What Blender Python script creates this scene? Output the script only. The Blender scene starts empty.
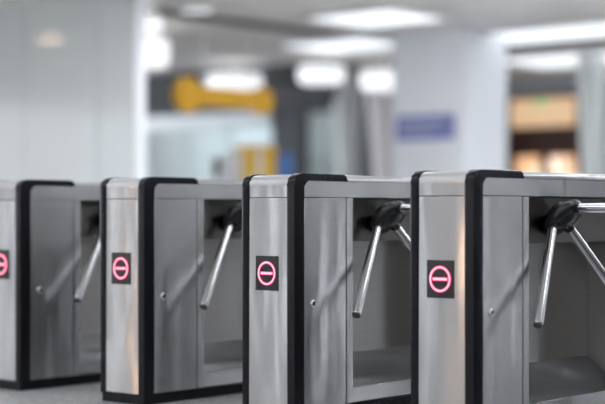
import bpy, bmesh, math, random
from mathutils import Vector, Matrix

random.seed(4)
S = bpy.context.scene
C = S.collection

# ------------------------------------------------------------------ camera
cam_d = bpy.data.cameras.new('camera')
cam = bpy.data.objects.new('camera', cam_d)
C.objects.link(cam)
cam.location = (3.277, -4.736, 0.850)
cam.rotation_euler = (math.radians(90), 0, math.radians(40.95))
cam_d.sensor_width = 36.0
cam_d.lens = 92.47
cam_d.shift_y = 12 / 605
cam_d.clip_end = 200
cam_d.dof.use_dof = True
cam_d.dof.focus_distance = 6.25
cam_d.dof.aperture_fstop = 1.0
S.camera = cam

# ------------------------------------------------------------------ world, exposure
W = bpy.data.worlds.new('world')
S.world = W
W.use_nodes = True
W.node_tree.nodes['Background'].inputs[0].default_value = (0.86, 0.92, 1.0, 1)
W.node_tree.nodes['Background'].inputs[1].default_value = 2.9
S.view_settings.view_transform = 'Standard'
S.view_settings.look = 'None'
S.view_settings.exposure = 0.98
S.view_settings.gamma = 1.0
S.view_settings.use_curve_mapping = False
try:
    S.cycles.use_denoising = True
    S.cycles.max_bounces = 8
    S.cycles.glossy_bounces = 6
    S.cycles.caustics_reflective = False
    S.cycles.sample_clamp_indirect = 4.0
except Exception:
    pass


# ------------------------------------------------------------------ materials
def mat(name, col, rough=0.5, metal=0.0, spec=None, emit=None, estr=0.0, aniso=0.0, noise=None, bump=None, coat=0.0):
    m = bpy.data.materials.new(name)
    m.use_nodes = True
    nt = m.node_tree
    b = nt.nodes['Principled BSDF']
    b.inputs['Base Color'].default_value = (*col, 1)
    b.inputs['Roughness'].default_value = rough
    b.inputs['Metallic'].default_value = metal
    if spec is not None:
        b.inputs['Specular IOR Level'].default_value = spec
    if coat:
        b.inputs['Coat Weight'].default_value = coat
        b.inputs['Coat Roughness'].default_value = 0.05
    if emit:
        b.inputs['Emission Color'].default_value = (*emit, 1)
        b.inputs['Emission Strength'].default_value = estr
    tc = nt.nodes.new('ShaderNodeTexCoord')
    if noise:      # (scale, amount) multiplies the colour
        n = nt.nodes.new('ShaderNodeTexNoise')
        n.inputs['Scale'].default_value = noise[0]
        n.inputs['Detail'].default_value = 4
        nt.links.new(tc.outputs['Object'], n.inputs['Vector'])
        r = nt.nodes.new('ShaderNodeMapRange')
        r.inputs['From Min'].default_value = 0.3
        r.inputs['From Max'].default_value = 0.7
        r.inputs['To Min'].default_value = 1 - noise[1]
        r.inputs['To Max'].default_value = 1 + noise[1]
        nt.links.new(n.outputs['Fac'], r.inputs['Value'])
        mx = nt.nodes.new('ShaderNodeMix')
        mx.data_type = 'RGBA'
        mx.blend_type = 'MULTIPLY'
        mx.inputs[0].default_value = 1
        mx.inputs[6].default_value = (*col, 1)
        nt.links.new(r.outputs['Result'], mx.inputs[7])
        nt.links.new(mx.outputs[2], b.inputs['Base Color'])
    if aniso:
        b.inputs['Anisotropic'].default_value = aniso
        tg = nt.nodes.new('ShaderNodeTangent')
        tg.direction_type = 'RADIAL'
        tg.axis = 'Z'
        nt.links.new(tg.outputs[0], b.inputs['Tangent'])
    if bump:       # (scale vector, strength, distance)
        mp = nt.nodes.new('ShaderNodeMapping')
        mp.inputs['Scale'].default_value = bump[0]
        # every object gets its own waviness
        oi = nt.nodes.new('ShaderNodeObjectInfo')
        ml = nt.nodes.new('ShaderNodeMath')
        ml.operation = 'MULTIPLY'
        ml.inputs[1].default_value = 40
        nt.links.new(oi.outputs['Random'], ml.inputs[0])
        nt.links.new(ml.outputs[0], mp.inputs['Location'])
        nt.links.new(tc.outputs['Object'], mp.inputs['Vector'])
        n2 = nt.nodes.new('ShaderNodeTexNoise')
        n2.inputs['Scale'].default_value = 1
        n2.inputs['Detail'].default_value = 1
        nt.links.new(mp.outputs[0], n2.inputs['Vector'])
        bp = nt.nodes.new('ShaderNodeBump')
        bp.inputs['Strength'].default_value = bump[1]
        bp.inputs['Distance'].default_value = bump[2]
        nt.links.new(n2.outputs['Fac'], bp.inputs['Height'])
        nt.links.new(bp.outputs[0], b.inputs['Normal'])
    return m


def brushed(name, col, rough, an, wav, wdist):
    """brushed sheet: horizontal brushing smears reflections vertically, the sheet itself is slightly wavy"""
    m = bpy.data.materials.new(name)
    m.use_nodes = True
    nt = m.node_tree
    nt.nodes.clear()
    N = nt.nodes.new
    out = N('ShaderNodeOutputMaterial')
    g = N('ShaderNodeBsdfAnisotropic')
    g.distribution = 'GGX'
    g.inputs['Roughness'].default_value = rough
    g.inputs['Anisotropy'].default_value = an
    tg = N('ShaderNodeTangent'); tg.direction_type = 'RADIAL'; tg.axis = 'Z'
    nt.links.new(tg.outputs[0], g.inputs['Tangent'])
    tc = N('ShaderNodeTexCoord'); oi = N('ShaderNodeObjectInfo')
    ml = N('ShaderNodeMath'); ml.operation = 'MULTIPLY'; ml.inputs[1].default_value = 40
    nt.links.new(oi.outputs['Random'], ml.inputs[0])
    mp = N('ShaderNodeMapping'); mp.inputs['Scale'].default_value = wav
    nt.links.new(tc.outputs['Object'], mp.inputs['Vector']); nt.links.new(ml.outputs[0], mp.inputs['Location'])
    n = N('ShaderNodeTexNoise'); n.inputs['Scale'].default_value = 1; n.inputs['Detail'].default_value = 1
    nt.links.new(mp.outputs[0], n.inputs['Vector'])
    bp = N('ShaderNodeBump'); bp.inputs['Strength'].default_value = 1; bp.inputs['Distance'].default_value = wdist
    nt.links.new(n.outputs['Fac'], bp.inputs['Height'])
    nt.links.new(bp.outputs[0], g.inputs['Normal'])
    # fine brushing lines and faint clouding in the tone
    mp2 = N('ShaderNodeMapping'); mp2.inputs['Scale'].default_value = (6, 6, 220)
    nt.links.new(tc.outputs['Object'], mp2.inputs['Vector'])
    n2 = N('ShaderNodeTexNoise'); n2.inputs['Scale'].default_value = 1; n2.inputs['Detail'].default_value = 3
    nt.links.new(mp2.outputs[0], n2.inputs['Vector'])
    r = N('ShaderNodeMapRange'); r.inputs['To Min'].default_value = 0.90; r.inputs['To Max'].default_value = 1.08
    nt.links.new(n2.outputs['Fac'], r.inputs['Value'])
    mx = N('ShaderNodeMix'); mx.data_type = 'RGBA'; mx.blend_type = 'MULTIPLY'; mx.inputs[0].default_value = 1
    mx.inputs[6].default_value = (*col, 1)
    nt.links.new(r.outputs['Result'], mx.inputs[7])
    nt.links.new(mx.outputs[2], g.inputs['Color'])
    nt.links.new(g.outputs[0], out.inputs[0])
    return m


M = {}
M['steel'] = brushed('brushed_steel', (0.52, 0.52, 0.53), 0.19, 0.87, (8, 8, 1.6), 0.0017)
M['door_steel'] = brushed('door_brushed_steel', (0.51, 0.51, 0.52), 0.22, 0.74, (9, 9, 1.3), 0.0052)
M['tray_steel'] = brushed('tray_steel', (0.84, 0.86, 0.90), 0.30, 0.1, (9, 4, 9), 0.012)
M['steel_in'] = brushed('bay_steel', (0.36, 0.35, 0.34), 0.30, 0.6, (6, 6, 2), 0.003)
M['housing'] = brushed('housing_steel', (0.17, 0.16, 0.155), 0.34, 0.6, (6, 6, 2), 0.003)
M['chrome'] = mat('polished_steel', (0.78, 0.78, 0.80), 0.12, 1.0)
M['black'] = mat('black_plastic', (0.010, 0.010, 0.014), 0.22, 0.0, spec=0.2, noise=(90, 0.1))
M['dark'] = mat('dark_core', (0.02, 0.02, 0.022), 0.6)
M['hub'] = mat('hub_black', (0.018, 0.018, 0.02), 0.3)
M['cap'] = mat('cap_grey', (0.16, 0.16, 0.165), 0.4, 0.8)
M['plate'] = mat('display_glass', (0.012, 0.010, 0.016), 0.12)
M['led'] = mat('led_red', (0.4, 0.02, 0.06), 0.4, emit=(1.0, 0.05, 0.17), estr=0.75)
M['led_core'] = mat('led_core', (0.9, 0.4, 0.5), 0.4, emit=(1.0, 0.36, 0.46), estr=0.85)
M['floor'] = None

# granite floor: polished speckle
m = mat('granite_floor', (0.40, 0.40, 0.41), 0.35)
nt = m.node_tree
tc = nt.nodes.new('ShaderNodeTexCoord')
n1 = nt.nodes.new('ShaderNodeTexNoise'); n1.inputs['Scale'].default_value = 28; n1.inputs['Detail'].default_value = 6
n1.inputs['Roughness'].default_value = 0.75
cr = nt.nodes.new('ShaderNodeValToRGB')
cr.color_ramp.elements[0].position = 0.36; cr.color_ramp.elements[0].color = (0.22, 0.22, 0.225, 1)
cr.color_ramp.elements[1].position = 0.62; cr.color_ramp.elements[1].color = (0.60, 0.60, 0.61, 1)
nt.links.new(tc.outputs['Object'], n1.inputs['Vector'])
nt.links.new(n1.outputs['Fac'], cr.inputs[0])
nt.links.new(cr.outputs[0], nt.nodes['Principled BSDF'].inputs['Base Color'])
M['floor'] = m
M['grout'] = mat('floor_joint', (0.16, 0.16, 0.16), 0.8, noise=(20, 0.1))
M['ceiling'] = mat('taupe_ceiling', (0.82, 0.79, 0.76), 0.7, noise=(1.5, 0.08))
M['slot'] = mat('dark_ceiling_slot', (0.05, 0.055, 0.06), 0.7)
M['cladding'] = mat('glossy_pale_cladding', (0.57, 0.60, 0.60), 0.09, spec=0.3, noise=(0.7, 0.03))
M['joint'] = mat('cladding_joint', (0.42, 0.44, 0.44), 0.6)
M['pillar'] = mat('white_pillar', (0.88, 0.90, 0.94), 0.4, noise=(0.9, 0.02))
M['column'] = mat('pale_column', (0.82, 0.85, 0.83), 0.5, noise=(1, 0.03))
M['fin'] = mat('fin_grey', (0.66, 0.69, 0.68), 0.5, noise=(1, 0.03))
M['column_pink'] = mat('blush_white_column', (0.90, 0.85, 0.86), 0.5, noise=(1, 0.03))
M['light'] = mat('light_panel', (0.9, 0.9, 0.9), 0.5, emit=(0.90, 0.95, 1.0), estr=0.6)
M['fill_band'] = mat('ceiling_fill_band', (0.9, 0.9, 0.9), 0.5, emit=(0.92, 0.96, 1.0), estr=3.6)
M['reflect_warm'] = mat('warm_reflect_strip', (0.9, 0.8, 0.7), 0.5, emit=(1.0, 0.60, 0.34), estr=15.0)
M['added_line'] = mat('added_ceiling_line', (0.9, 0.9, 0.9), 0.5, emit=(0.94, 0.97, 1.0), estr=1.9)
M['reflect_white'] = mat('white_reflect_strip', (0.9, 0.9, 0.9), 0.5, emit=(0.95, 0.97, 1.0), estr=5.5)
M['pendant'] = mat('pendant_diffuser', (0.9, 0.9, 0.9), 0.5, emit=(0.94, 0.96, 1.0), estr=0.48)
M['down'] = mat('downlight_warm', (0.9, 0.8, 0.7), 0.5, emit=(1.0, 0.72, 0.50), estr=45)
M['lamp_metal'] = mat('lamp_metal', (0.7, 0.7, 0.7), 0.4, 0.6)
M['yellow'] = mat('yellow_sign', (0.80, 0.42, 0.02), 0.4, noise=(3, 0.04))
M['yellow2'] = mat('yellow_panel', (0.85, 0.52, 0.04), 0.4, noise=(3, 0.04))
M['white'] = mat('white_panel', (0.80, 0.80, 0.84), 0.4, noise=(3, 0.03))
M['blue'] = mat('blue_plastic', (0.06, 0.18, 0.48), 0.4, noise=(3, 0.04))
M['slate'] = mat('slate_wall', (0.045, 0.047, 0.055), 0.6, noise=(1, 0.1))
M['fascia'] = mat('white_fascia', (0.82, 0.85, 0.86), 0.5, noise=(1, 0.03))
M['teal_wall'] = mat('teal_grey_wall', (0.76, 0.83, 0.83), 0.6, noise=(0.8, 0.06))
M['grey_wall'] = mat('blue_grey_wall', (0.72, 0.76, 0.82), 0.6, noise=(1, 0.05))
M['violet'] = mat('violet_sign', (0.22, 0.24, 0.50), 0.4, noise=(4, 0.05))
M['violet_line'] = mat('violet_sign_print', (0.42, 0.44, 0.64), 0.4)
M['brown'] = mat('brown_band', (0.075, 0.025, 0.014), 0.5, noise=(2, 0.06))
M['warm_box'] = mat('backlit_fascia', (0.8, 0.6, 0.4), 0.5, emit=(1.0, 0.66, 0.38), estr=0.30)
M['warm_in'] = mat('lit_interior', (0.8, 0.6, 0.45), 0.6, emit=(1.0, 0.62, 0.38), estr=0.36)
M['globe'] = mat('warm_globe', (1, 0.85, 0.7), 0.5, emit=(1.0, 0.78, 0.58), estr=0.8)
M['exit'] = mat('green_exit', (0.05, 0.4, 0.2), 0.5, emit=(0.25, 0.9, 0.4), estr=0.3)
# clear glass
m = bpy.data.materials.new('shop_glass'); m.use_nodes = True
nt = m.node_tree; nt.nodes.clear()
o_ = nt.nodes.new('ShaderNodeOutputMaterial')
tr = nt.nodes.new('ShaderNodeBsdfTransparent'); tr.inputs[0].default_value = (0.93, 0.96, 0.96, 1)
gl = nt.nodes.new('ShaderNodeBsdfGlossy'); gl.inputs[1].default_value = 0.03
lw = nt.nodes.new('ShaderNodeValue'); lw.outputs[0].default_value = 0.04
mx = nt.nodes.new('ShaderNodeMixShader')
nt.links.new(lw.outputs[0], mx.inputs[0]); nt.links.new(tr.outputs[0], mx.inputs[1]); nt.links.new(gl.outputs[0], mx.inputs[2])
nt.links.new(mx.outputs[0], o_.inputs[0])
M['glass'] = m


# ------------------------------------------------------------------ mesh helpers
def box(bm, x0, x1, y0, y1, z0, z1, bev=0.0, seg=2):
    mt = Matrix.Translation(((x0 + x1) / 2, (y0 + y1) / 2, (z0 + z1) / 2)) @ Matrix.Diagonal((x1 - x0, y1 - y0, z1 - z0, 1))
    r = bmesh.ops.create_cube(bm, size=1, matrix=mt)
    if bev:
        es = {e for v in r['verts'] for e in v.link_edges}
        bmesh.ops.bevel(bm, geom=list(es), offset=bev, segments=seg, profile=0.5, affect='EDGES')


def prism(bm, pts, a0, a1, axis, bev=0.0, seg=2):
    """closed outline extruded along an axis; outline in the other two axes (order x,y,z)"""
    def p3(p, a):
        return {'x': (a, p[0], p[1]), 'y': (p[0], a, p[1]), 'z': (p[0], p[1], a)}[axis]
    A = [bm.verts.new(p3(p, a0)) for p in pts]
    B = [bm.verts.new(p3(p, a1)) for p in pts]
    n = len(pts)
    fa = bm.faces.new(A); fb = bm.faces.new(B[::-1])
    for i in range(n):
        bm.faces.new((A[i], B[i], B[(i + 1) % n], A[(i + 1) % n]))
    if bev:
        es = set(fa.edges) | set(fb.edges)
        bmesh.ops.bevel(bm, geom=list(es), offset=bev, segments=seg, profile=0.5, affect='EDGES')


def lathe(bm, prof, mtx, n=40):
    """profile [(r, h)] turned about local Z, then placed with mtx"""
    rings = []
    for r, h in prof:
        if r < 1e-6:
            rings.append([bm.verts.new(mtx @ Vector((0, 0, h)))])
        else:
            rings.append([bm.verts.new(mtx @ Vector((r * math.cos(2 * math.pi * k / n), r * math.sin(2 * math.pi * k / n), h))) for k in range(n)])
    for a, b in zip(rings, rings[1:]):
        for k in range(n):
            k2 = (k + 1) % n
            if len(a) == 1 and len(b) == 1:
                continue
            if len(a) == 1:
                bm.faces.new((a[0], b[k2], b[k]))
            elif len(b) == 1:
                bm.faces.new((a[k], a[k2], b[0]))
            else:
                bm.faces.new((a[k], a[k2], b[k2], b[k]))


def frame_z(d, origin=(0, 0, 0)):
    """matrix whose local Z runs along d"""
    return Matrix.Translation(origin) @ Vector(d).normalized().to_track_quat('Z', 'Y').to_matrix().to_4x4()


def obj(name, bm, material, parent=None, off=(0, 0, 0), smooth=True, ang=20):
    bmesh.ops.recalc_face_normals(bm, faces=bm.faces[:])
    if any(off):
        bmesh.ops.translate(bm, verts=bm.verts[:], vec=Vector(off))
    me = bpy.data.meshes.new(name)
    if smooth:
        for f in bm.faces:
            f.smooth = True
        for e in bm.edges:
            if len(e.link_faces) == 2 and e.calc_face_angle(0) > math.radians(ang):
                e.smooth = False
    bm.to_mesh(me); bm.free()
    me.materials.append(M[material])
    o = bpy.data.objects.new(name, me)
    C.objects.link(o)
    if parent:
        o.parent = parent
    return o


def quick(name, material, boxes, parent=None, off=(0, 0, 0), bev=0.0):
    bm = bmesh.new()
    for b in boxes:
        box(bm, *b, bev=bev)
    return obj(name, bm, material, parent, off)


def thing(name, label, cat, loc=(0, 0, 0), group=None):
    o = bpy.data.objects.new(name, None)
    C.objects.link(o)
    o.empty_display_size = 0.1
    o.location = loc
    tag(o, label, cat, group)
    return o


def tag(o, label, cat, group=None):
    o['label'] = label; o['category'] = cat
    if group:
        o['group'] = group
    return o


def struct(o):
    o['kind'] = 'structure'
    return o


def copy_tree(o, parent=None):
    c = o.copy(); C.objects.link(c)
    c.parent = parent
    for ch in list(o.children):
        copy_tree(ch, c)
    return c


def arc(cx, cy, r, a0, a1, n):
    return [(cx + r * math.cos(math.radians(a0 + (a1 - a0) * i / n)), cy + r * math.sin(math.radians(a0 + (a1 - a0) * i / n))) for i in range(n + 1)]


# ------------------------------------------------------------------ the setting
CZ = 3.15
fl = struct(quick('floor', 'grout', [(-24, 14, -16, 20, -0.05, -0.004)]))
tile_me = None
TX, TY = 1.2, 0.6
for i in range(-8, 3):
    for j in range(-3, 12):
        if tile_me is None:
            t = quick('floor_tile', 'floor', [(-TX / 2 + .002, TX / 2 - .002, -TY / 2 + .002, TY / 2 - .002, -0.012, 0.0)], fl, bev=0.0015)
            tile_me = t.data
        else:
            t = bpy.data.objects.new('floor_tile', tile_me); C.objects.link(t); t.parent = fl
        t.location = (i * TX + 0.35, j * TY + 0.2, 0)
# beyond the single tiles the same stone goes on
outer = [(-24, -9.854, -16, 20, -0.012, 0.0), (3.354, 14, -16, 20, -0.012, 0.0),
         (-9.854, 3.354, -16, -1.904, -0.012, 0.0), (-9.854, 3.354, 7.104, 20, -0.012, 0.0)]
o = quick('floor_field', 'floor', outer, fl); o['kind'] = 'stuff'

struct(quick('ceiling', 'ceiling', [(-24, 14, -16, 20, CZ, CZ + 0.1)]))

# partition of tall glossy panels on the left
wl = struct(quick('wall_left', 'joint', [(-15, -8.275, 6.02, 6.12, 0, CZ)]))
xs = [-8.26, -8.83, -10.03, -11.23, -12.43, -13.63, -15.0]
for a, b in zip(xs, xs[1:]):
    quick('wall_panel', 'cladding', [(b + .006, a - .006, 5.99, 6.02, 0.0, CZ)], wl, bev=0.003)
quick('end_panel', 'white', [(-8.275, -8.255, 6.0, 6.13, 0, CZ)], wl, bev=0.003)

# far walls
wb = struct(quick('wall_back', 'slate', [(-26, -21.0, 17.0, 17.2, 0, CZ), (-21.0, -16.35, 17.0, 17.2, 2.80, CZ), (-16.35, -15.6, 17.0, 17.2, 0, CZ),
                                         (-15.6, -12.2, 17.0, 17.2, 2.74, CZ), (-14.7, -12.2, 17.0, 17.2, 0, 2.74)]))
quick('recess_wall', 'teal_wall', [(-24, -13.5, 19.0, 19.1, 0, CZ)], wb)
quick('recess_wall', 'teal_wall', [(-13.6, -13.5, 17.2, 19.0, 0, CZ)], wb)
quick('recess_wall', 'teal_wall', [(-24, -23.9, 17.2, 19.0, 0, CZ)], wb)
quick('recess_wall', 'teal_wall', [(-16.25, -16.15, 17.2, 19.0, 0, CZ)], wb)
quick('fascia_board', 'fascia', [(-21.0, -16.35, 16.93, 17.1, 2.54, 2.80)], wb, bev=0.01)
wn = struct(quick('window_1', 'slate', [(-21.0, -16.35, 17.0, 17.12, 0, 0.08)]))
for k in range(4):
    x0 = -21.0 + k * 1.1625
    quick('pane', 'glass', [(x0 + .03, x0 + 1.1325, 17.05, 17.062, 0.08, 2.54)], wn)
    quick('mullion', 'teal_wall', [(x0 - .02, x0 + .02, 17.02, 17.09, 0.08, 2.54)], wn)
wr = struct(quick('wall_right', 'grey_wall', [(-12.2, 12.5, 18.0, 18.2, 2.88, CZ), (-12.2, -11.7, 17.0, 18.2, 0, CZ), (-10.25, 12.5, 18.0, 18.2, 0, 2.88)]))

# unseen fin screens added at the near ends, shaping daylight and steel reflections
def added_fin_screen(name, along, at, a0, a1):
    w0 = struct(quick(name, 'fin', [(a0, a1, at - .1, at + .1, 2.95, CZ) if along == 'x' else (at - .1, at + .1, a0, a1, 2.95, CZ)]))
    me = None
    a = a0
    while a < a1:
        if me is None:
            f = quick('fin', 'fin', [(-.11, .11, -.12, .12, 0, 2.95)], w0, bev=.01); me = f.data
        else:
            f = bpy.data.objects.new('fin', me); C.objects.link(f); f.parent = w0
        f.location = (a, at, 0) if along == 'x' else (at, a, 0)
        a += .24 + random.choice((.09, .1, .12, .14, .14, .3)) * random.uniform(.9, 1.1)


added_fin_screen('wall_front', 'x', -14, -24, 12)
added_fin_screen('wall_side', 'y', 12, -14, 18)

# ------------------------------------------------------------------ ceiling: recessed slots and lights
struct(quick('trim_1', 'slot', [(-9.65, -9.3, 6.2, 10.6, CZ - 0.02, CZ + 0.02)]))
struct(quick('trim_2', 'slot', [(-8.8, -2.0, 13.05, 13.6, CZ - 0.02, CZ + 0.02)]))
struct(quick('trim_3', 'slot', [(-12.3, -10.9, 13.7, 14.3, CZ - 0.02, CZ + 0.02)]))


struct(quick('trim_4', 'slate', [(-18.5, -11.7, 13.0, 13.3, 2.58, CZ)]))


def troffer(x, y, w, d, label, lm='light'):
    t = thing('ceiling_light', label, 'ceiling light', (x, y, CZ - 0.05), 'flat ceiling lights')
    f = 0.03
    quick('frame', 'lamp_metal', [(-w / 2, w / 2, -d / 2, -d / 2 + f, 0, .05), (-w / 2, w / 2, d / 2 - f, d / 2, 0, .05),
                                  (-w / 2, -w / 2 + f, -d / 2 + f, d / 2 - f, 0, .05), (w / 2 - f, w / 2, -d / 2 + f, d / 2 - f, 0, .05)], t)
    quick('diffuser', lm, [(-w / 2 + f, w / 2 - f, -d / 2 + f, d / 2 - f, .012, .04)], t)
    return t


troffer(-7.85, 9.4, 1.3, 1.2, 'flat white ceiling light, upper one left of the white pillar')
troffer(-9.95, 11.4, 1.5, 1.2, 'flat white ceiling light below the upper one left of the pillar')
troffer(-5.9, 12.1, 4.6, 1.3, 'long white ceiling light above the dark slot on the right')
troffer(-6.9, 15.1, 5.6, 1.7, 'long white ceiling light below the dark slot on the right')
troffer(-19.0, 18.1, 4.8, 1.2, 'added ceiling light brightening the glazed room beyond the yellow sign')  # light added so the room behind the glass reads bright
troffer(-15.0, 18.2, 0.8, 0.7, 'added fill light inside the narrow doorway left of the columns', 'fill_band')  # fill light added to lift the dark doorway
for n_, y in enumerate((-4.6, -1.6, 1.4, 4.2)):  # unseen light lines added for band highlights on the steel tops
    troffer(-1.0, y, 16.0, 0.8, ('added long light line in the ceiling, farthest in front of the turnstile row', 'added long light line in the ceiling just in front of the turnstile row',
                                  'added long light line in the ceiling right over the turnstile row', 'added long light line in the ceiling just behind the turnstile row')[n_], 'added_line')


troffer(-5.0, 6.55, 4.6, 1.2, 'added fill band before the white pillar, above the picture', 'fill_band')  # unseen fill light added to brighten the pillar's front
for n_, y in enumerate((6.8, 8.8, 10.8)):  # unseen fill bands added to brighten the far hall and pillar
    troffer(-1.0, y, 6.5, 1.0, 'added fill band over the hall right of the picture, ' + ('nearest', 'middle', 'farthest')[n_] + ' of three', 'fill_band')
for x, y, m_, lb in ((-9.35, -13.8, 'reflect_warm', 'added warm upright strip on the fin screen, nearest the camera side'), (-16.1, -13.8, 'reflect_warm', 'added warm upright strip on the fin screen, far end'),
                     (-13.4, -13.8, 'reflect_white', 'added white upright strip between the two warm strips'), (-17.2, -13.8, 'reflect_white', 'added white upright strip next to the far warm strip'),
                     (-20.2, -13.8, 'reflect_white', 'added white upright strip at the far corner of the screen')):
    t = thing('reflect_strip', lb, 'light', (x, y, 0), 'added upright strips on the fin screen')  # unseen strips added for the streaks they reflect in the steel fronts
    quick('tube', m_, [(-.045, .045, .0, .05, .35, 2.85)], t, bev=.01)
    quick('backing', 'lamp_metal', [(-.08, .08, -.04, .0, 0, 2.95)], t)


def pendant(x, y, z, r, h, label):
    t = thing('pendant_lamp', label, 'pendant lamp', (x, y, z), 'white drum pendant lamps')
    bm = bmesh.new()
    lathe(bm, [(0, -h / 2), (r * .8, -h / 2), (r * .95, -h / 2 + .03), (r, -h / 2 + .08), (r, h / 2 - .05), (r * .95, h / 2), (0, h / 2)], Matrix.Identity(4), 32)
    obj('shade', bm, 'pendant', t)
    bm = bmesh.new()
    lathe(bm, [(0, h / 2), (.02, h / 2), (.02, CZ - z - .02), (.07, CZ - z - .02), (.07, CZ - z), (0, CZ - z)], Matrix.Identity(4), 12)
    obj('stem', bm, 'lamp_metal', t)


pendant(-13.0, 12.45, 2.84, .42, .24, 'white drum pendant lamp above the yellow hanging sign')
pendant(-11.36, 12.55, 2.87, .34, .24, 'white drum pendant lamp over the dark doorway, middle of the hall')
pendant(-11.0, 13.55, 2.83, .34, .28, 'white drum pendant lamp beside the white pillar')
pendant(-10.65, 8.34, 2.81, .32, .34, 'brightest white drum pendant lamp beside the pale wall panels')
pendant(-9.9, 7.66, 3.02, .2, .16, 'small white drum pendant lamp above the brightest drum lamp')


def downlight(x, y, label, r=.14, group='round warm downlights', m_='down'):
    t = thing('downlight', label, 'downlight', (x, y, CZ - 0.03), group)
    bm = bmesh.new(); lathe(bm, [(r, .03), (r * 1.25, .03), (r * 1.25, 0), (r, -.005), (r, .03)], Matrix.Identity(4), 24); obj('ring', bm, 'lamp_metal', t)
    bm = bmesh.new(); lathe(bm, [(0, .01), (r, .01), (r, .03), (0, .03)], Matrix.Identity(4), 24); obj('lens', bm, m_, t)


downlight(-8.98, 7.6, 'round white downlight by the dark ceiling slot', .2, 'round white downlights', 'pendant')
downlight(-9.16, 6.9, 'round white downlight next to the pale wall panels', .2, 'round white downlights', 'pendant')
downlight(-12.33, 3.7, 'round warm downlight mirrored as a pinkish spot in the pale wall', .16)

# ------------------------------------------------------------------ pillar, columns
pl = thing('square_pillar', 'big white square pillar carrying a violet sign', 'pillar', (-8.295, 11.47, 0))
o0 = (8.295, -11.47, 0)
quick('shaft', 'pillar', [(-8.86, -7.73, 11.0, 11.94, 0.0, CZ)], pl, o0, bev=0.03)
quick('skirting', 'lamp_metal', [(-8.88, -7.71, 10.98, 11.96, 0.0, 0.15)], pl, o0, bev=0.005)
sg = thing('wall_sign', 'violet rectangular sign with pale print on the white pillar', 'sign', (-8.33, 10.98, 1.78))
quick('board', 'violet', [(-.45, .45, -.02, .02, 0, .31)], sg, bev=0.008)
quick('print', 'violet_line', [(-.36, .30, -.023, -.019, .18, .23), (-.36, .12, -.023, -.019, .08, .12)], sg)


def column(x, y, rb, rt, m_, label):
    t = thing('tapered_column', label, 'column', (x, y, 0), 'round tapered columns')
    bm = bmesh.new()
    lathe(bm, [(0, 0), (rb, 0), (rb, 1.2), (rb + (rt - rb) * .35, 1.9), (rt, 2.75), (rt * 1.12, CZ), (0, CZ)], Matrix.Identity(4), 36)
    obj('shaft', bm, m_, t)
    bm = bmesh.new()
    lathe(bm, [(rb, 0), (rb + .03, 0), (rb + .03, .12), (rb, .13)], Matrix.Identity(4), 36)
    obj('base_ring', bm, 'lamp_metal', t)


column(-13.19, 15.4, .18, .25, 'column', 'grey-white round column standing left of the dark gap')
column(-12.1, 15.02, .18, .30, 'column_pink', 'blush white round column half hidden by the white pillar')
column(-8.05, 14.57, .14, .20, 'column', 'pale round column right of the warm lit shop')

# ------------------------------------------------------------------ warm shop on the right
sh = thing('shop_front', 'warm lit shop with brown band under an orange fascia', 'shop', (-10.98, 18.0, 0))
SX = -10.98


def sp(name, m_, x0, x1, y0, y1, z0, z1, bev=0.0):
    return quick(name, m_, [(x0, x1, y0, y1, z0, z1)], sh, bev=bev)


sp('side_post', 'brown', -.73, -.64, -.05, .1, 0, 2.88)
sp('side_post', 'brown', .64, .73, -.05, .1, 0, 2.88)
sp('fascia', 'warm_box', -.64, .64, -.08, .05, 2.34, 2.82, .01)
sp('head_rail', 'brown', -.64, .64, -.1, .06, 2.82, 2.88)
sp('band', 'brown', -.64, .64, -.06, .1, 1.84, 2.34, .01)
sp('mullion', 'brown', -.07, .07, -.04, .06, 0, 1.95)
sp('counter', 'brown', -.64, .64, .2, .7, 0, 1.0, .01)
sp('interior', 'warm_in', -1.0, 1.6, 1.4, 1.5, 0, 2.8)
sp('interior_side', 'warm_in', -1.1, -1.0, .2, 1.5, 0, 2.8)
sp('interior_side', 'warm_in', 1.6, 1.7, .2, 1.5, 0, 2.8)
sp('interior_ceiling', 'brown', -1.1, 1.7, .2, 1.5, 2.8, 2.88)
sp('pane', 'glass', -.64, -.05, 0, .01, 0, 1.95)
sp('pane', 'glass', .05, .64, 0, .01, 0, 1.95)
for x, z, r in ((-.46, 1.58, .12), (-.2, 1.68, .13), (.3, 1.50, .11)):
    bm = bmesh.new(); bmesh.ops.create_uvsphere(bm, u_segments=20, v_segments=12, radius=r, matrix=Matrix.Translation((x, .5, z))); obj('globe_lamp', bm, 'globe', sh)
ex = quick('exit_sign', 'exit', [(-.09, .09, -.02, .02, -.04, .04)], None, bev=.005)
ex.location = (SX, 17.875, 2.74)
tag(ex, 'tiny green lit sign on the orange shop fascia', 'sign')

# ------------------------------------------------------------------ yellow hanging sign
ys = thing('hanging_sign', 'yellow hanging sign of two discs joined by a bar', 'sign', (-9.53, 8.65, 2.23))
rot = frame_z((1, 0, 0))
for y, r in ((-.67, .21), (.62, .17)):
    bm = bmesh.new(); lathe(bm, [(0, -.06), (r - .02, -.06), (r, -.04), (r, .04), (r - .02, .06), (0, .06)], Matrix.Translation((0, y, 0)) @ rot, 36)
    obj('disc', bm, 'yellow', ys)
quick('bar', 'yellow', [(-.05, .05, -.6, .56, -.11, .11)], ys, bev=.01)
for y in (-.4, .4):
    bm = bmesh.new(); lathe(bm, [(0, .1), (.012, .1), (.012, CZ - 2.23), (0, CZ - 2.23)], Matrix.Translation((0, y, 0)), 8); obj('rod', bm, 'lamp_metal', ys)

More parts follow.
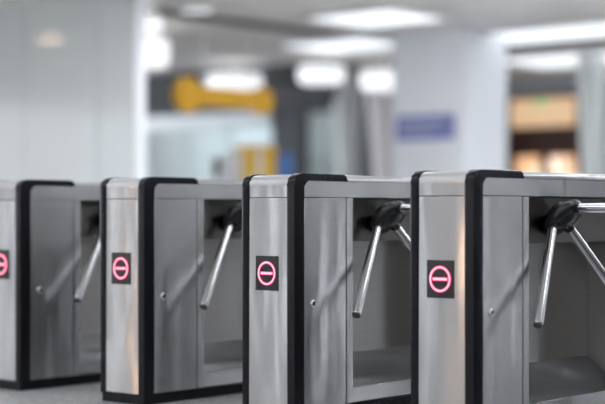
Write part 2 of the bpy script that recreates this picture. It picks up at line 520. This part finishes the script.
# ------------------------------------------------------------------ machines behind the turnstiles
kz = math.radians(41)
k = thing('ticket_kiosk', 'yellow kiosk with two pale vertical stripes behind the turnstiles', 'kiosk', (-10.29, 9.97, 0)); k.rotation_euler.z = kz
quick('body', 'yellow', [(-.27, .27, 0, .4, 0, 1.73)], k, bev=.015)
quick('stripe', 'white', [(-.25, -.165, -.012, 0, .1, 1.67)], k, bev=.003)
quick('stripe', 'white', [(.02, .09, -.012, 0, .1, 1.67)], k, bev=.003)
quick('panel', 'yellow2', [(-.155, 0.01, -.012, 0, .1, 1.67)], k, bev=.003)
quick('panel', 'yellow2', [(.10, .25, -.012, 0, .1, 1.67)], k, bev=.003)
b = thing('blue_cabinet', 'blue cabinet standing right beside the yellow kiosk', 'cabinet', (-10.0, 10.22, 0)); b.rotation_euler.z = kz
quick('body', 'blue', [(-.10, .10, 0, .3, 0, 1.60)], b, bev=.02)
quick('top', 'blue', [(-.085, .085, .03, .27, 1.60, 1.645)], b, bev=.012)
w = thing('white_machine', 'low white machine with a black screen left of the yellow kiosk', 'machine', (-10.59, 9.71, 0)); w.rotation_euler.z = kz
quick('body', 'white', [(-.045, .11, 0, .3, 0, 1.58)], w, bev=.015)
quick('screen', 'plate', [(-.15, -.045, .02, .2, 1.33, 1.58)], w, bev=.015)
quick('stand', 'dark', [(-.12, -.07, .08, .14, 0, 1.33)], w)

# ------------------------------------------------------------------ turnstile
TW, TL, TH = 0.288, 1.63, 1.016
OFF = (TW / 2, -TL / 2, 0)
B0, B1 = 0.378, TL - 0.378          # bay
HUB = Vector((-0.03, 0.616, 0.873))
AX = Vector((1, 0, -1)).normalized()


def mirror_y(bm):
    for v in bm.verts:
        v.co.y = TL - v.co.y


def make_turnstile():
    t = thing('turnstile', 'x', 'turnstile', (0, 0, 0), 'row of steel tripod turnstiles')

    def part(name, bm, m_, parent=t, ang=20):
        return obj(name, bm, m_, parent, OFF, ang=ang)

    def pb(name, m_, *boxes, bev=0.0015, parent=t):
        bm = bmesh.new()
        for q in boxes:
            box(bm, *q, bev=bev)
        return part(name, bm, m_, parent)

    pb('plinth', 'black', (-TW + .006, -.006, .006, TL - .006, 0, .046), bev=.003)
    for end in (0, 1):
        def fin(bm):
            if end:
                mirror_y(bm)
            return bm
        bm = bmesh.new(); box(bm, -TW + .008, -.010, .012, B0 - .002, .044, .984); part('end_core', fin(bm), 'dark')
        # two black edge trims that rise, bend over the shoulder and run back along the top
        R = 0.05
        for x0, x1 in ((-.040, .002), (-TW - .002, -TW + .035)):
            out = [(0, .040), (0, TH - R)] + arc(R, TH - R, R, 180, 90, 9) + [(.322, TH + .001), (.338, TH - .008), (.342, .988)]
            inn = [(.087, .988)] + arc(.087, .963, .025, 90, 180, 6) + [(.062, .040)]
            pts = out + inn
            bm = bmesh.new(); prism(bm, pts, x0, x1, 'x', bev=.006, seg=3); part('edge_trim', fin(bm), 'black')
        # steel face between the trims
        bm = bmesh.new(); box(bm, -TW + .0345, -.0395, .004, .012, .047, .9165, bev=.001); part('front_panel', fin(bm), 'steel')
        d = .004
        out = [(d, .9195), (d, TH - R)] + arc(R, TH - R, R - d, 180, 90, 10) + [(.341, TH - d)]
        inn = [(.341, TH - d - .006)] + arc(R, TH - R, R - d - .006, 90, 180, 10) + [(d + .006, .9195)]
        bm = bmesh.new(); prism(bm, out + inn, -TW + .0345, -.0395, 'x'); part('front_cap', fin(bm), 'steel')
        # door, stile
        for side in (0, 1):
            def sx(a, b_):
                return (a, b_) if not side else (-TW - b_, -TW - a)
            x0, x1 = sx(-.012, 0.0)
            bm = bmesh.new(); box(bm, x0, x1, .064, .3315, .050, .9165, bev=.0015); dr = part('door', fin(bm), 'door_steel')
            lx = 0.0 if not side else -TW
            sgn = 1 if not side else -1
            for nm, prof, m_ in (('lock', [(0, 0), (.0155, 0), (.0155, .004), (.0135, .0055), (.0105, .0045), (.0095, .002), (0, .002)], 'chrome'),
                                 ('keyhole', [(0, .0021), (.0075, .0021), (.0075, .0034), (0, .0036)], 'dark')):
                bm = bmesh.new(); lathe(bm, prof, Matrix.Translation((lx, .119, .481)) @ frame_z((sgn, 0, 0)), 20); part(nm, fin(bm), m_, dr)
            if not side:
                bm = bmesh.new(); box(bm, x0, x1, .3375, B0, .050, .9165, bev=.0015); part('stile', fin(bm), 'door_steel')
    # left flank between the doors is closed
    pb('side_panel', 'steel', (-TW, -TW + .012, .337, TL - .337, .050, .9165))
    # long rails with rounded upper corners
    for x0, x1 in ((-.012, .0), (-TW, -TW + .012)):
        r = .024
        ya, yb, za, zb = .064, TL - .064, .9195, .986
        pts = [(ya, za)] + arc(ya + r, zb - r, r, 180, 90, 6) + arc(yb - r, zb - r, r, 90, 0, 6) + [(yb, za)]
        bm = bmesh.new(); prism(bm, pts, x0, x1, 'x', bev=.001, seg=1); part('top_rail', bm, 'steel')
    # lid with rounded long edges
    r = .026
    z0, z1 = .988, TH - .002
    pts = [(-TW, z0)] + arc(-TW + r, z1 - r, r, 180, 90, 6) + arc(-r, z1 - r, r, 90, 0, 6) + [(0, z0)]
    bm = bmesh.new(); prism(bm, pts, .3435, TL - .3435, 'y'); part('lid', bm, 'steel')
    # open bay
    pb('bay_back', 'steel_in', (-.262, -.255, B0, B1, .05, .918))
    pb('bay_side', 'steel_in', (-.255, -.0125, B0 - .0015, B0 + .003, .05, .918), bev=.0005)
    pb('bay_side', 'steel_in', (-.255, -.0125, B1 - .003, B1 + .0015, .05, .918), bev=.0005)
    pb('lip', 'steel', (-.010, 0, B0 + .0005, B1 - .0005, 0.052, .116))
    top = [(-.010, .115), (-.09, .117), (-.12, .122), (-.15, .137), (-.255, .230)]
    bot = [(x, z - .006) for x, z in top[::-1]]
    bm = bmesh.new(); prism(bm, top + bot, B0 + .003, B1 - .003, 'y'); part('tray', bm, 'tray_steel', ang=60)
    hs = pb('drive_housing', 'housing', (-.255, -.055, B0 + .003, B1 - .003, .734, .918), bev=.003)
    # tripod
    bm = bmesh.new()
    lathe(bm, [(0, .005), (.045, .005), (.050, .030), (.080, .034), (.090, .040), (.093, .048), (.092, .062), (.086, .070), (.050, .073), (.044, .082), (.030, .090), (0, .093)],
          frame_z(AX, HUB), 48)
    hub = part('hub', bm, 'hub', ang=50)
    u0 = Vector((1, 0, 0))
    for kk in range(3):
        d = Matrix.Rotation(math.radians(120 * kk), 3, AX) @ u0
        bm = bmesh.new()
        r = .0195
        lathe(bm, [(0, .085), (r, .085), (r, .580), (r * .96, .585), (0, .585)], frame_z(d, HUB), 24)
        arm = part('arm', bm, 'chrome')
        bm = bmesh.new()
        lathe(bm, [(0, .585), (r * .98, .585), (r * .98, .588), (r * .9, .591), (0, .592)], frame_z(d, HUB), 24)
        part('end_cap', bm, 'cap', arm)
        bm = bmesh.new()
        lathe(bm, [(r, .085), (r + .002, .086), (r + .002, .112), (r, .115)], frame_z(d, HUB), 24)
        part('socket', bm, 'hub', arm)
    # no-entry display
    y = .004
    cx, cz = -TW / 2 - .007, .606
    pl_ = pb('display', 'plate', (cx - .062, cx + .062, y - .003, y + .001, cz - .071, cz + .071), bev=.001)

    def ring(name, ri, ro, yy, m_):
        bm = bmesh.new()
        lathe(bm, [(ri, 0), (ro, 0), (ro, .0012), (ri, .0012), (ri, 0)], Matrix.Translation((cx, yy, cz)) @ frame_z((0, -1, 0)), 48)
        part(name, bm, m_, pl_)
    ring('ring', .0395, .0495, y - .003, 'led')
    ring('ring_core', .0420, .0470, y - .0038, 'led_core')
    pb('bar', 'led', (cx - .035, cx + .035, y - .0042, y - .003, cz - .0065, cz + .0065), bev=0, parent=pl_)
    pb('bar_core', 'led_core', (cx - .031, cx + .031, y - .005, y - .0042, cz - .0035, cz + .0035), bev=0, parent=pl_)
    return t


proto = make_turnstile()
labels = ['steel turnstile with red no-entry light, nearest one at the right edge',
          'steel turnstile with red no-entry light, second from the right edge',
          'steel turnstile with red no-entry light, second from the left edge',
          'steel turnstile cut off by the left edge, its no-entry light half shown']
labels.append('steel turnstile standing just past the right edge, beside the nearest one')
for i, lb in enumerate(labels):
    o = proto if i == 0 else copy_tree(proto)
    o.location = (-TW / 2 - (0, 0.878, 1.763, 2.624, -0.878)[i], TL / 2, 0)
    o['label'] = lb
